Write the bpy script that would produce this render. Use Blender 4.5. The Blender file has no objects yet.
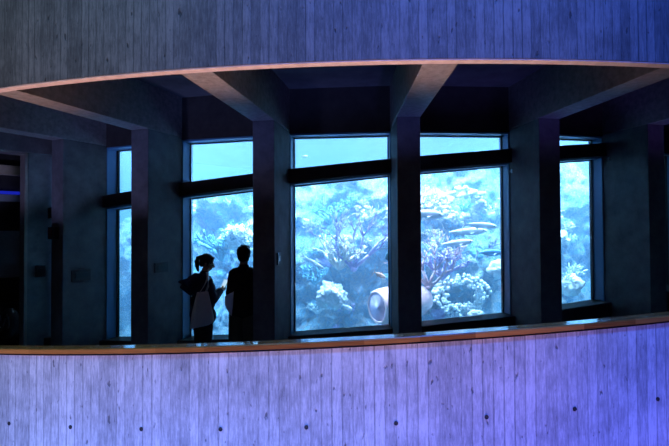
import bpy, bmesh, math, random
from mathutils import Vector, Matrix, noise
random.seed(7)
sc = bpy.context.scene
C = sc.collection
sin, cos, PI = math.sin, math.cos, math.pi
# ---------------------------------------------------------------- camera
CAM = Vector((0, -16.221, 0))
cam = bpy.data.objects.new('camera', bpy.data.cameras.new('camera'))
C.objects.link(cam)
cx = Vector((0.99816683, 0.06029706, -0.00521912)); cy = Vector((0.00630012, -0.01775167, 0.99982258))
cz = cx.cross(cy)
M = Matrix((cx, cy, cz)).transposed().to_4x4(); M.translation = CAM
cam.matrix_world = M
cam.data.sensor_width = 36; cam.data.lens = 36 * 479.52 / 669
cam.data.clip_start = .05; cam.data.clip_end = 200
sc.camera = cam
# ---------------------------------------------------------------- world, exposure
w = bpy.data.worlds.new('world'); sc.world = w; w.use_nodes = True
w.node_tree.nodes['Background'].inputs[0].default_value = (.35, .45, 1, 1)
w.node_tree.nodes['Background'].inputs[1].default_value = .004
sc.view_settings.view_transform = 'Standard'; sc.view_settings.look = 'None'
sc.view_settings.exposure = 0; sc.view_settings.gamma = 1; sc.view_settings.use_curve_mapping = False
sc.cycles.use_denoising = True
sc.cycles.max_bounces = 8; sc.cycles.diffuse_bounces = 4; sc.cycles.transparent_max_bounces = 12
sc.cycles.volume_bounces = 1; sc.cycles.sample_clamp_indirect = 4
sc.cycles.volume_step_rate = 4
# ---------------------------------------------------------------- lights
def light(name, kind, loc, target, energy, color, size=1.0, sizey=None, spot=None, blend=.8, spread=None):
    d = bpy.data.lights.new(name, kind); d.energy = energy; d.color = color
    if kind == 'AREA':
        d.size = size
        if sizey: d.shape = 'RECTANGLE'; d.size_y = sizey
        if spread: d.spread = spread
    elif kind == 'SPOT':
        d.shadow_soft_size = size; d.spot_size = spot; d.spot_blend = blend
    else: d.shadow_soft_size = size
    o = bpy.data.objects.new(name, d); C.objects.link(o); o.location = loc
    o.rotation_euler = (Vector(target) - Vector(loc)).to_track_quat('-Z', 'Y').to_euler()
    return o
# lamps of the atrium: coloured floods low down, a pinkish wash from the floor below
for x_, e_, c_ in ((-5.4, 1430, (.34, .40, 1)), (-1.5, 1380, (.14, .25, 1)), (2.2, 1150, (.17, .17, 1)), (5.8, 600, (.26, .15, 1))):
    light('atrium_flood', 'SPOT', (x_, -15.9, -4.3), (x_ * .85, -12.0, -2.95), e_, c_, .35, spot=math.radians(73), blend=1)
for x_, e_, c_ in ((-3.6, 1500, (.22, .55, .85)), (-.4, 1650, (.12, .36, 1)), (1.5, 5300, (.03, .14, 1)), (5.2, 350, (.07, .10, 1))):
    light('atrium_flood_high', 'SPOT', (x_ * 1.1, -16.0, 8.0), (x_ * .9, -12.2, 2.2), e_, c_, .4, spot=math.radians(50), blend=1)
light('atrium_wash_pink', 'AREA', (-1.5, -13.35, -3.4), (-1.45, -12.5, 1.4), 48, (1, .58, .52), 6.6, 1.0, spread=math.radians(44))
# lamps hanging over the tank, above the water, and one added pink light
for k in range(5):
    t = -.75 + .375 * k
    light('tank_lamp', 'AREA', (8.4 * sin(t), -8.4 * cos(t), 3.3), (7.6 * sin(t), -7.6 * cos(t), -2), 1220, (.44, .67, 1), 2.2, 1.6)
light('added_pink_tint', 'SPOT', (.6, -8.6, 3.3), (.6, -8.0, -1.5), 1100, (1, .5, .75), .3, spot=math.radians(50), blend=1)  # added only to tint the reef pink, no known lamp of the tank
light('tank_lamp_wide', 'AREA', (0, -1, 6.5), (0, -1.2, -2), 260, (.42, .70, 1), 9, 9)

# ---------------------------------------------------------------- materials
def mat(name, color=(.5, .5, .5), rough=.7, metal=0, spec=.5):
    m = bpy.data.materials.new(name); m.use_nodes = True
    b = m.node_tree.nodes['Principled BSDF']
    b.inputs['Base Color'].default_value = (*color, 1); b.inputs['Roughness'].default_value = rough
    b.inputs['Metallic'].default_value = metal; b.inputs['Specular IOR Level'].default_value = spec
    return m
class NT:
    def __init__(s, m): s.m = m; s.t = m.node_tree; s.b = s.t.nodes['Principled BSDF']
    def n(s, kind, **kw):
        x = s.t.nodes.new('ShaderNode' + kind)
        for k, v in kw.items():
            if k.startswith('i_'): x.inputs[k[2:].replace('_', ' ')].default_value = v
            else: setattr(x, k, v)
        return x
    def l(s, a, b): s.t.links.new(a, b)
    def math(s, op, a, b=None):
        x = s.t.nodes.new('ShaderNodeMath'); x.operation = op
        for i, v in enumerate((a, b)):
            if v is None: continue
            if isinstance(v, (int, float)): x.inputs[i].default_value = v
            else: s.l(v, x.inputs[i])
        return x.outputs[0]
def ramp(nt, fac, stops):
    r = nt.n('ValToRGB'); e = r.color_ramp.elements
    while len(e) < len(stops): e.new(.5)
    for i, (p, c) in enumerate(stops): e[i].position = p; e[i].color = (*c, 1)
    nt.l(fac, r.inputs[0]); return r.outputs[0]
def noisy(name, c1, c2, scale=8, rough=.8, bump=.2, dist=.02, detail=6, spec=.3, stretch=(1, 1, 1)):
    m = mat(name, c1, rough, spec=spec); nt = NT(m)
    tc = nt.n('TexCoord'); mp = nt.n('Mapping'); mp.inputs['Scale'].default_value = stretch
    nt.l(tc.outputs['Object'], mp.inputs[0])
    no = nt.n('TexNoise', i_Scale=scale, i_Detail=detail, i_Roughness=.65); nt.l(mp.outputs[0], no.inputs['Vector'])
    nt.l(ramp(nt, no.outputs['Fac'], [(.3, c1), (.7, c2)]), nt.b.inputs['Base Color'])
    if bump:
        bp = nt.n('Bump', i_Strength=bump, i_Distance=dist); nt.l(no.outputs['Fac'], bp.inputs['Height']); nt.l(bp.outputs[0], nt.b.inputs['Normal'])
    return m
def board_concrete(name, lo, hi, board=.085, radius=12.43, seed=0.0):
    """concrete cast against narrow upright boards on a drum: board number from the angle"""
    m = mat(name, lo, .75, spec=.25); nt = NT(m)
    tc = nt.n('TexCoord'); sp = nt.n('SeparateXYZ'); nt.l(tc.outputs['Object'], sp.inputs[0])
    ang = nt.math('ARCTAN2', sp.outputs[0], nt.math('MULTIPLY', sp.outputs[1], -1))
    u = nt.math('MULTIPLY', ang, radius)
    wob = nt.n('TexNoise', i_Scale=1.3, i_Detail=2); nt.l(tc.outputs['Object'], wob.inputs['Vector'])
    ub = nt.math('ADD', nt.math('DIVIDE', u, board), nt.math('MULTIPLY', wob.outputs['Fac'], .12))
    # neighbouring boards merged at random: two widths of board
    idx = nt.math('FLOOR', ub); fr = nt.math('FRACT', ub)
    wn = nt.n('TexWhiteNoise', noise_dimensions='2D'); cb = nt.n('CombineXYZ')
    nt.l(idx, cb.inputs[0]); cb.inputs[1].default_value = seed; nt.l(cb.outputs[0], wn.inputs['Vector'])
    gv = nt.n('CombineXYZ'); nt.l(nt.math('MULTIPLY', u, 62), gv.inputs[0]); nt.l(nt.math('MULTIPLY', sp.outputs[2], 7), gv.inputs[1]); nt.l(nt.math('MULTIPLY', idx, 3.7), gv.inputs[2])
    gr = nt.n('TexNoise', i_Scale=1.0, i_Detail=8, i_Roughness=.78, i_Distortion=.25); nt.l(gv.outputs[0], gr.inputs['Vector'])
    bl = nt.n('TexNoise', i_Scale=2.2, i_Detail=6, i_Roughness=.7); nt.l(tc.outputs['Object'], bl.inputs['Vector'])
    pv = nt.n('CombineXYZ'); nt.l(nt.math('MULTIPLY', u, 22), pv.inputs[0]); nt.l(nt.math('MULTIPLY', sp.outputs[2], 9), pv.inputs[1])
    pit = nt.n('TexNoise', i_Scale=1.0, i_Detail=3, i_Roughness=.5); nt.l(pv.outputs[0], pit.inputs['Vector'])
    pits = ramp(nt, pit.outputs['Fac'], [(.27, (1, 1, 1)), (.34, (0, 0, 0))])
    edge = nt.math('MINIMUM', fr, nt.math('SUBTRACT', 1, fr))
    gap = ramp(nt, edge, [(.0, (1, 1, 1)), (.09, (0, 0, 0))])
    gapn = nt.math('MULTIPLY', gap, nt.math('MULTIPLY', wn.outputs['Value'], .8))
    v = nt.math('ADD', nt.math('MULTIPLY', wn.outputs['Value'], .15), nt.math('MULTIPLY', gr.outputs['Fac'], .90))
    v = nt.math('ADD', v, nt.math('MULTIPLY', bl.outputs['Fac'], .55))
    v = nt.math('SUBTRACT', v, nt.math('MULTIPLY', gapn, .36))
    v = nt.math('SUBTRACT', v, nt.math('MULTIPLY', pits, .35))
    nt.l(ramp(nt, v, [(.50, tuple(c * .40 for c in lo)), (.74, lo), (.94, hi)]), nt.b.inputs['Base Color'])
    h = nt.math('ADD', nt.math('MULTIPLY', wn.outputs['Value'], .5), nt.math('MULTIPLY', gr.outputs['Fac'], .35))
    h = nt.math('SUBTRACT', h, nt.math('ADD', gapn, pits))
    bp = nt.n('Bump', i_Strength=.55, i_Distance=.008); nt.l(h, bp.inputs['Height']); nt.l(bp.outputs[0], nt.b.inputs['Normal'])
    return m
def wood_rail(name):
    m = mat(name, (.3, .1, .04), .22, spec=.7); nt = NT(m)
    tc = nt.n('TexCoord'); sp = nt.n('SeparateXYZ'); nt.l(tc.outputs['Object'], sp.inputs[0])
    u = nt.math('MULTIPLY', nt.math('ARCTAN2', sp.outputs[0], nt.math('MULTIPLY', sp.outputs[1], -1)), 12.4)
    wn = nt.n('TexWhiteNoise', noise_dimensions='1D'); nt.l(nt.math('FLOOR', nt.math('MULTIPLY', u, 2.3)), wn.inputs['W'])
    cb = nt.n('CombineXYZ'); nt.l(nt.math('MULTIPLY', u, 2.5), cb.inputs[0]); nt.l(nt.math('MULTIPLY', sp.outputs[2], 60), cb.inputs[2])
    no = nt.n('TexNoise', i_Scale=2.0, i_Detail=6); nt.l(cb.outputs[0], no.inputs['Vector'])
    v = nt.math('ADD', nt.math('MULTIPLY', wn.outputs['Value'], .45), nt.math('MULTIPLY', no.outputs['Fac'], .6))
    nt.l(ramp(nt, v, [(.2, (.24, .075, .015)), (.85, (.72, .27, .06))]), nt.b.inputs['Base Color'])
    nt.b.inputs['Coat Weight'].default_value = 1; nt.b.inputs['Coat Roughness'].default_value = .06; nt.b.inputs['Coat IOR'].default_value = 1.7
    return m
def clear_glass(name, tint=(1, 1, 1)):
    m = bpy.data.materials.new(name); m.use_nodes = True; t = m.node_tree; t.nodes.clear()
    o = t.nodes.new('ShaderNodeOutputMaterial'); tr = t.nodes.new('ShaderNodeBsdfTransparent'); g = t.nodes.new('ShaderNodeBsdfGlossy')
    tr.inputs[0].default_value = (*tint, 1); g.inputs['Roughness'].default_value = .02
    fz = t.nodes.new('ShaderNodeFresnel'); fz.inputs[0].default_value = 1.3; mx = t.nodes.new('ShaderNodeMixShader')
    t.links.new(fz.outputs[0], mx.inputs[0]); t.links.new(tr.outputs[0], mx.inputs[1]); t.links.new(g.outputs[0], mx.inputs[2]); t.links.new(mx.outputs[0], o.inputs[0])
    return m
def translucent(name, col, k=.6):
    m = bpy.data.materials.new(name); m.use_nodes = True; t = m.node_tree; t.nodes.clear()
    o = t.nodes.new('ShaderNodeOutputMaterial'); a = t.nodes.new('ShaderNodeBsdfTranslucent'); b = t.nodes.new('ShaderNodeBsdfDiffuse')
    a.inputs[0].default_value = (*col, 1); b.inputs[0].default_value = (*col, 1); mx = t.nodes.new('ShaderNodeMixShader'); mx.inputs[0].default_value = 1 - k
    t.links.new(a.outputs[0], mx.inputs[1]); t.links.new(b.outputs[0], mx.inputs[2]); t.links.new(mx.outputs[0], o.inputs[0])
    return m
def emit(name, col, s):
    m = mat(name, (0, 0, 0), .5); b = m.node_tree.nodes['Principled BSDF']
    b.inputs['Emission Color'].default_value = (*col, 1); b.inputs['Emission Strength'].default_value = s
    return m
def water_volume(name):
    m = bpy.data.materials.new(name); m.use_nodes = True; t = m.node_tree; t.nodes.clear()
    o = t.nodes.new('ShaderNodeOutputMaterial')
    a = t.nodes.new('ShaderNodeVolumeAbsorption'); a.inputs[0].default_value = (.15, .82, 1, 1); a.inputs[1].default_value = .11
    s = t.nodes.new('ShaderNodeVolumeScatter'); s.inputs[0].default_value = (.42, .67, 1, 1); s.inputs[1].default_value = .085; s.inputs[2].default_value = .1
    ad = t.nodes.new('ShaderNodeAddShader'); t.links.new(a.outputs[0], ad.inputs[0]); t.links.new(s.outputs[0], ad.inputs[1]); t.links.new(ad.outputs[0], o.inputs['Volume'])
    return m
def reef_mat(name):
    m = mat(name, (.3, .5, .6), .9, spec=.2); nt = NT(m)
    tc = nt.n('TexCoord'); n1 = nt.n('TexNoise', i_Scale=2.2, i_Detail=8, i_Roughness=.7); nt.l(tc.outputs['Object'], n1.inputs['Vector'])
    wp = nt.n('VectorMath', operation='MULTIPLY_ADD'); nt.l(n1.outputs['Color'], wp.inputs[0]); wp.inputs[1].default_value = (.7, .7, .7); nt.l(tc.outputs['Object'], wp.inputs[2])
    vo = nt.n('TexVoronoi', feature='DISTANCE_TO_EDGE', i_Scale=5.5); nt.l(wp.outputs[0], vo.inputs['Vector'])
    v2 = nt.n('TexVoronoi', feature='DISTANCE_TO_EDGE', i_Scale=13); nt.l(wp.outputs[0], v2.inputs['Vector'])
    e1 = ramp(nt, vo.outputs['Distance'], [(0, (1, 1, 1)), (.07, (0, 0, 0))]); e2 = ramp(nt, v2.outputs['Distance'], [(0, (1, 1, 1)), (.12, (0, 0, 0))])
    v = nt.math('ADD', nt.math('MULTIPLY', n1.outputs['Fac'], .75), nt.math('ADD', nt.math('MULTIPLY', e1, .28), nt.math('MULTIPLY', e2, .14)))
    nt.l(ramp(nt, v, [(.26, (.12, .34, .50)), (.42, (.28, .52, .66)), (.58, (.66, .72, .72)), (.8, (.93, .93, .92))]), nt.b.inputs['Base Color'])
    bp = nt.n('Bump', i_Strength=1.0, i_Distance=.09); nt.l(v, bp.inputs['Height']); nt.l(bp.outputs[0], nt.b.inputs['Normal'])
    return m
MT = dict(
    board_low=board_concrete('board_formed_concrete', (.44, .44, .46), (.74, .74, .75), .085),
    board_up=board_concrete('board_formed_concrete_upper', (.12, .125, .13), (.22, .225, .23), .075, 12.43, 5.0),  # darker copy of the parapet concrete: the fascia's dimmer light put into the colour
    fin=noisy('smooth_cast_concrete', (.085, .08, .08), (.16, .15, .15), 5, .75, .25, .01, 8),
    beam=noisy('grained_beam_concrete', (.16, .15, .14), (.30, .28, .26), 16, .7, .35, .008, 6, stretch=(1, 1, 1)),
    strip=noisy('fascia_soffit_concrete', (.50, .42, .40), (.72, .62, .58), 12, .7, .2, .005),  # same fascia, underside paler and pinker: the light from below put into the colour
    ceil=noisy('ceiling_concrete', (.10, .095, .09), (.16, .155, .15), 3, .85, .2, .01),
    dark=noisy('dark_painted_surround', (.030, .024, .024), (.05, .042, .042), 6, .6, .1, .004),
    floor=noisy('dark_carpet', (.03, .03, .035), (.05, .05, .055), 40, .95, .3, .005),
    rail=wood_rail('varnished_wood'), glass=clear_glass('acrylic_pane'), water=water_volume('sea_water'),
    edge=mat('blue_painted_reveal', (.075, .20, .38), .45), gasket=mat('black_gasket', (.004, .004, .005), .4),
    tank=noisy('tank_lining', (.30, .62, .78), (.42, .72, .86), 1.2, .8, .1, .03, 3),
    rock=reef_mat('reef_rock'),
    plate=mat('steel_plate', (.25, .25, .26), .35, .8), black=mat('black_plastic', (.01, .01, .011), .45), red=mat('dark_red_plastic', (.09, .012, .01), .5),
    grey=noisy('grey_panel', (.45, .45, .46), (.55, .55, .56), 20, .7, .1, .003), shelf=noisy('pale_board', (.70, .52, .30), (.85, .66, .42), 10, .6, .1, .003),
    bluelamp=emit('blue_strip_light', (.02, .04, 1), .35), frame=noisy('painted_frame', (.20, .15, .13), (.26, .20, .17), 10, .5, .05, .003),
    skin=mat('skin', (.42, .25, .18), .55), hair=noisy('black_hair', (.006, .005, .005), (.02, .015, .012), 60, .5, .4, .004, stretch=(1, 1, .2)),
    navy=noisy('navy_hooded_jacket', (.012, .016, .040), (.022, .028, .062), 30, .85, .3, .006), blacktee=noisy('black_cotton', (.006, .006, .007), (.014, .013, .014), 30, .9, .3, .006),
    khaki=noisy('dark_khaki_cloth', (.055, .05, .035), (.085, .075, .055), 30, .9, .3, .006), darkpants=noisy('dark_trouser_cloth', (.01, .01, .013), (.018, .018, .022), 30, .9, .3, .006),
    canvas=noisy('undyed_canvas', (.62, .59, .56), (.76, .73, .69), 80, .9, .2, .002), palebag=noisy('pale_blue_cloth', (.70, .74, .90), (.84, .87, .96), 50, .8, .2, .003),
    screen=emit('phone_screen', (.6, .85, 1), .9), shoe=mat('shoe_rubber', (.02, .02, .02), .6),
)
# ---------------------------------------------------------------- mesh helpers
def wloc(o):
    v = Vector((0, 0, 0))
    while o: v = v + o.location; o = o.parent
    return v
def setp(o, label=None, cat=None, group=None, kind=None):
    for k, v in (('label', label), ('category', cat), ('group', group), ('kind', kind)):
        if v: o[k] = v
    return o
def thing(name, label, cat, loc=(0, 0, 0), group=None):
    o = bpy.data.objects.new(name, None); C.objects.link(o); o.location = loc; o.empty_display_size = .1
    return setp(o, label, cat, group)
class MB:
    def __init__(s): s.v = []; s.f = []
    def add(s, vs, fs):
        b = len(s.v); s.v += [Vector(v) for v in vs]; s.f += [tuple(i + b for i in f) for f in fs]; return s
    def hexa(s, c):  # 8 corners: bottom 4, top 4
        return s.add(c, [(3, 2, 1, 0), (4, 5, 6, 7), (0, 1, 5, 4), (1, 2, 6, 5), (2, 3, 7, 6), (3, 0, 4, 7)])
    def box(s, c, sz, rz=0, mtx=None):
        hx, hy, hz = sz[0] / 2, sz[1] / 2, sz[2] / 2
        R = mtx or Matrix.Rotation(rz, 3, 'Z'); c = Vector(c)
        return s.hexa([c + R @ Vector(p) for p in ((-hx, -hy, -hz), (hx, -hy, -hz), (hx, hy, -hz), (-hx, hy, -hz), (-hx, -hy, hz), (hx, -hy, hz), (hx, hy, hz), (-hx, hy, hz))])
    def sweep(s, prof, t0, t1, n, slope=0.0, caps=True):
        """closed profile [(R, z)] swept round the drum axis, rising by slope per radian"""
        m = len(prof); vs = []; fs = []
        for i in range(n + 1):
            t = t0 + (t1 - t0) * i / n
            for R, z in prof: vs.append((R * sin(t), -R * cos(t), z + slope * t))
        for i in range(n):
            for j in range(m):
                a, b = i * m + j, i * m + (j + 1) % m
                fs.append((a, b, b + m, a + m))
        if caps: fs += [tuple(range(m))[::-1], tuple(range(n * m, n * m + m))]
        return s.add(vs, fs)
    def rings(s, rings, cap=True):
        m = len(rings[0]); vs = [p for r in rings for p in r]; fs = []
        for i in range(len(rings) - 1):
            for j in range(m):
                a, b = i * m + j, i * m + (j + 1) % m; fs.append((a, b, b + m, a + m))
        if cap: fs += [tuple(range(m))[::-1], tuple(range((len(rings) - 1) * m, len(rings) * m))]
        return s.add(vs, fs)
    def tube(s, pts, rad, seg=6, flat=1.0):
        pts = [Vector(p) for p in pts]; rr = rad if isinstance(rad, (list, tuple)) else [rad] * len(pts)
        rg = []; up = Vector((.13, .27, .95)).normalized()
        for i, p in enumerate(pts):
            d = (pts[min(i + 1, len(pts) - 1)] - pts[max(i - 1, 0)]).normalized()
            a = d.cross(up)
            if a.length < .1: a = d.cross(Vector((1, 0, 0)))
            a.normalize(); b = d.cross(a).normalized()
            rg.append([p + a * cos(2 * PI * k / seg) * rr[i] + b * sin(2 * PI * k / seg) * rr[i] * flat for k in range(seg)])
        return s.rings(rg)
    def ball(s, c, r, seg=14, rng=9, rot=None):
        r = (r, r, r) if isinstance(r, (int, float)) else r; c = Vector(c); rg = []
        for i in range(1, rng):
            a = PI * i / rng
            rg.append([c + ((rot @ Vector(q)) if rot else Vector(q)) for q in [(r[0] * sin(a) * cos(2 * PI * k / seg), r[1] * sin(a) * sin(2 * PI * k / seg), -r[2] * cos(a)) for k in range(seg)]])
        return s.rings(rg)
    def cap_(s, a, b, ra, rb, seg=14):  # tapered capsule
        a = Vector(a); b = Vector(b); d = b - a; L = d.length or 1e-4; d = d / L
        pts = []; rr = []
        for i in range(1, 5): x = PI / 2 * (1 - i / 4); pts.append(a - d * ra * sin(x)); rr.append(max(ra * cos(x), .001))
        for i in range(0, 4): x = PI / 2 * (i / 4); pts.append(b + d * rb * sin(x)); rr.append(max(rb * cos(x), .001))
        return s.tube(pts, rr, seg)
    def build(s, name, m, parent=None, smooth=False, origin=None, bevel=0, solid=0):
        off = wloc(parent) if parent else Vector(origin or (0, 0, 0))
        me = bpy.data.meshes.new(name); me.from_pydata([v - off for v in s.v], [], s.f); me.update()
        bm = bmesh.new(); bm.from_mesh(me); bmesh.ops.recalc_face_normals(bm, faces=bm.faces); bm.to_mesh(me); bm.free()
        if smooth: me.shade_smooth()
        me.materials.append(m)
        o = bpy.data.objects.new(name, me); C.objects.link(o)
        if parent: o.parent = parent
        else: o.location = off
        if bevel: b = o.modifiers.new('bevel', 'BEVEL'); b.width = bevel; b.segments = 2; b.limit_method = 'ANGLE'
        if solid: b = o.modifiers.new('solid', 'SOLIDIFY'); b.thickness = solid; b.offset = 0
        return o
def struct(o): o['kind'] = 'structure'; return o
def rp(R, t, z, off=0.0):  # point on the drum, shifted sideways by off
    return Vector((R * sin(t) + off * cos(t), -R * cos(t) + off * sin(t), z))
def remesh(mb, name, m, parent, vox=.012, sm=4):
    """union of overlapping closed shapes into one continuous skin"""
    o = mb.build(name, m, parent)
    r = o.modifiers.new('r', 'REMESH'); r.mode = 'VOXEL'; r.voxel_size = vox
    s = o.modifiers.new('s', 'SMOOTH'); s.factor = .5; s.iterations = sm
    bpy.context.view_layer.update()
    me = bpy.data.meshes.new_from_object(o.evaluated_get(bpy.context.evaluated_depsgraph_get()))
    o.modifiers.clear(); o.data = me; me.name = name; me.shade_smooth()
    if not me.materials: me.materials.append(m)
    return o
# ---------------------------------------------------------------- dimensions (metres)
FIN = {-1: -.43710, 0: -.28407, 1: -.11620, 2: .05183, 3: .21786, 4: .36944, 5: .538, 6: .701}
RO, RI, HW, ZB = 10.5, 9.80, .139, 1.366      # fin front, fin back, half width, beam underside
RF, RG = 12.426, 9.575                          # fascia and parapet face, glass
SR, SW = .792, .843                            # slope of ramp and of sills, m per radian
ZT = 1.303
railtop = lambda t: .935 + SW * t
railbot = lambda t: .749 + SW * t
sill = lambda t: -1.291 + SW * t
floorz = lambda t: -1.80 + SR * t
CEIL = 1.95
# ---------------------------------------------------------------- setting
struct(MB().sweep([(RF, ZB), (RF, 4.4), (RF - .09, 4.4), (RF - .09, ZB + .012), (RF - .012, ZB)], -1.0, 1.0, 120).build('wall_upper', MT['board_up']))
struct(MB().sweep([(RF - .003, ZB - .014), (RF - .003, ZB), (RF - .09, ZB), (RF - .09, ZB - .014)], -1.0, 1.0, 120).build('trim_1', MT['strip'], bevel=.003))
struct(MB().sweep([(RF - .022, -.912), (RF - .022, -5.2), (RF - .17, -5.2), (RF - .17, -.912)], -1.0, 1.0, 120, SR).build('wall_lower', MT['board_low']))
struct(MB().sweep([(RF - .10, -1.80), (9.66, -1.80), (9.66, -2.0), (RF - .10, -2.0)], -1.0, 1.0, 80, SR).build('floor', MT['floor']))
struct(MB().sweep([(RF - .092, CEIL), (9.66, CEIL), (9.66, CEIL + .2), (RF - .092, CEIL + .2)], -1.0, 1.0, 80).build('ceiling', MT['ceil']))
hr = thing('handrail', 'long curved varnished wooden handrail capping the lower concrete parapet', 'handrail')
MB().sweep([(RF, -.892), (RF, -.856), (RF - .008, -.848), (RF - .128, -.848), (RF - .136, -.856), (RF - .136, -.892)], -1.0, 1.0, 520, SR).build('cap_rail', MT['rail'], hr)
MB().sweep([(RF - .030, -.912), (RF - .030, -.892), (RF - .12, -.892), (RF - .12, -.912)], -1.0, 1.0, 120, SR).build('shadow_strip', MT['black'], hr)  # black strip painted in as the shadow line under the cap rail
# form-tie holes in the lower parapet
for i in range(-5, 7):
    t = .0198 + (i) * .0572; z = -1.508 + .84 * (t - .0198)
    d = rp(1, t, 0); d.z = 0; c = rp(RF - .0205, t, z)
    a = Vector((cos(t), sin(t), 0)); b = Vector((0, 0, 1))
    mb = MB(); rg = []
    for rr, dep in ((.017, 0), (.017, .003), (.012, .003), (.010, -.012)):
        rg.append([c + d * dep + (a * cos(2 * PI * k / 12) + b * sin(2 * PI * k / 12)) * rr for k in range(12)])
    o = mb.rings(rg).build('tie_hole', MT['dark'])
    o.parent = bpy.data.objects['wall_lower']
# fins and beams
FINL = {-1: 'dark concrete column farthest left, with the small alarm box on its front',
        0: 'concrete column just left of the two visitors, with a plaque on its side',
        1: 'concrete column directly right of the man in black',
        2: 'concrete column between the two widest aquarium windows, in front of the pink tube sponge',
        3: 'concrete column right of the window with the three silver fish',
        4: 'wide dark concrete column right of the narrow right-hand window', 5: 'concrete column at the far right edge beyond the narrow window', 6: 'outermost right concrete column past the right edge of the photo'}
BML = {-1: 'lowest dim ceiling beam at far left, running over the alarm box column', 0: 'pale ceiling beam at left, meeting the upper fascia at the left edge',
       1: 'pinkish lit ceiling beam slanting up to the left above the man', 2: 'pinkish lit ceiling beam slanting up to the right from the middle column',
       3: 'long dim ceiling beam slanting up to the right edge', 4: 'unlit ceiling beam over the wide dark column at right', 5: 'unlit ceiling beam over the column at the far right edge', 6: 'outermost right unlit ceiling beam'}
for k, t in FIN.items():
    c = rp(RO, t, floorz(t))
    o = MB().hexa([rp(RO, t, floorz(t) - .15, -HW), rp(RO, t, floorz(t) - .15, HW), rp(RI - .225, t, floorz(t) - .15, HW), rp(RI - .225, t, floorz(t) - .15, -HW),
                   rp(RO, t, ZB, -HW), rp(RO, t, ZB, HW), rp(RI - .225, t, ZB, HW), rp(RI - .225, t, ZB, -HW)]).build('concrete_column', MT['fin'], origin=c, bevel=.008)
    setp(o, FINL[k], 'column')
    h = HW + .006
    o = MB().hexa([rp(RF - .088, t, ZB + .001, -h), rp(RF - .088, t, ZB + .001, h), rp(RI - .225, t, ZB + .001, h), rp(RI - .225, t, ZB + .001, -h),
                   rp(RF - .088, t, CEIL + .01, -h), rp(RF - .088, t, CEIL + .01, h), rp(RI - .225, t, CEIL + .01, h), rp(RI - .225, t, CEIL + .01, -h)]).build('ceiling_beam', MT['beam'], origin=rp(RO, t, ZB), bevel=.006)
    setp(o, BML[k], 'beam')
# window bays
def bay(i, t0, t1):
    """window between two columns: black surround, blue acrylic edge, black gasket, panes, mid rail"""
    # edges of the bay on the column faces
    a0 = t0 + HW / RI; a1 = t1 - HW / RI
    def q(u, z, R): return rp(R, a0 + (a1 - a0) * u, z)
    W = (a1 - a0) * RI; e = .012 / W; g = .026 / W
    r = bpy.data.objects.new('window_%d' % i, None); C.objects.link(r); r.location = rp(RI, (t0 + t1) / 2, sill((t0 + t1) / 2)); struct(r)
    tl, tr = a0, a1
    sp = MB()
    def strip(mb, u0, u1, zb0, zb1, zt0, zt1, Ra, Rb):  # prism across the bay, slanted
        mb.hexa([q(u0, zb0, Ra), q(u1, zb1, Ra), q(u1, zb1, Rb), q(u0, zb0, Rb), q(u0, zt0, Ra), q(u1, zt1, Ra), q(u1, zt1, Rb), q(u0, zt0, Rb)])
    s0, s1 = sill(tl), sill(tr); m0, m1 = railtop(tl), railtop(tr); b0, b1 = railbot(tl), railbot(tr)
    strip(sp, 0, 1, ZT + .035, ZT + .035, CEIL + .02, CEIL + .02, RI + .01, RI - .225)
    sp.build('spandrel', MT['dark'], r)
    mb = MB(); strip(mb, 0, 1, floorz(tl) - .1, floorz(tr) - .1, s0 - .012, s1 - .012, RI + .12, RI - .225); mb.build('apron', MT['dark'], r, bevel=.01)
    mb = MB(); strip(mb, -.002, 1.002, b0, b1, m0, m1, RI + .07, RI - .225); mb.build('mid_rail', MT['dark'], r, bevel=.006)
    for (zb0, zb1, zt0, zt1, nm) in ((s0 - .012, s1 - .012, b0, b1, 'lower'), (m0, m1, ZT + .035, ZT + .035, 'upper')):
        lo = nm == 'lower'
        f = MB(); zt_0, zt_1 = zt0 - .022, zt1 - .022
        strip(f, 0, e, zb0, zb0, zt0, zt0, RI - .005, RG); strip(f, 1 - e, 1, zb1, zb1, zt1, zt1, RI - .005, RG)
        strip(f, e, 1 - e, zt_0, zt_1, zt0, zt1, RI - .005, RG)
        f.build('reveal', MT['edge'], r)
        gk = MB()
        strip(gk, e, g, zb0, zb0, zt_0, zt_0, RG + .05, RG); strip(gk, 1 - g, 1 - e, zb1, zb1, zt_1, zt_1, RG + .05, RG)
        strip(gk, g, 1 - g, zt_0 - .014, zt_1 - .014, zt_0, zt_1, RG + .05, RG)
        gk.build('gasket', MT['gasket'], r)
        pn = MB(); strip(pn, g, 1 - g, zb0, zb1, zt_0 - .014, zt_1 - .014, RG + .035, RG); pn.build('pane', MT['glass'], r)
    return r
FIN[-2] = -.602
ks = [-2, -1, 0, 1, 2, 3, 4, 5]
for i, k in enumerate(ks): bay(i + 1, FIN[k], FIN[k + 1])
# end wall left of the last column: short radial wall, then a doorway
TL = -.602
struct(MB().sweep([(RI - .1, -2.9), (RI - .16, -2.9), (RI - .16, CEIL + .02), (RI - .1, CEIL + .02)], TL - .35, TL - .012, 12).build('wall_back', MT['fin']))
def radial(name, m, R0, R1, t, z0, z1, th, parent=None, bevel=0):
    mb = MB().hexa([rp(R1, t, z0, -th / 2), rp(R1, t, z0, th / 2), rp(R0, t, z0, th / 2), rp(R0, t, z0, -th / 2), rp(R1, t, z1, -th / 2), rp(R1, t, z1, th / 2), rp(R0, t, z1, th / 2), rp(R0, t, z1, -th / 2)])
    return mb.build(name, m, parent, bevel=bevel)
struct(radial('wall_left', MT['fin'], RI - .1, 10.17, TL, -2.5, 1.37, .16, bevel=.005))
o = radial('ceiling_beam', MT['fin'], RI - .1, RF - .09, TL, 1.371, CEIL + .01, .27); setp(o, 'dark header beam over the doorway at the far left edge', 'beam')
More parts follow.
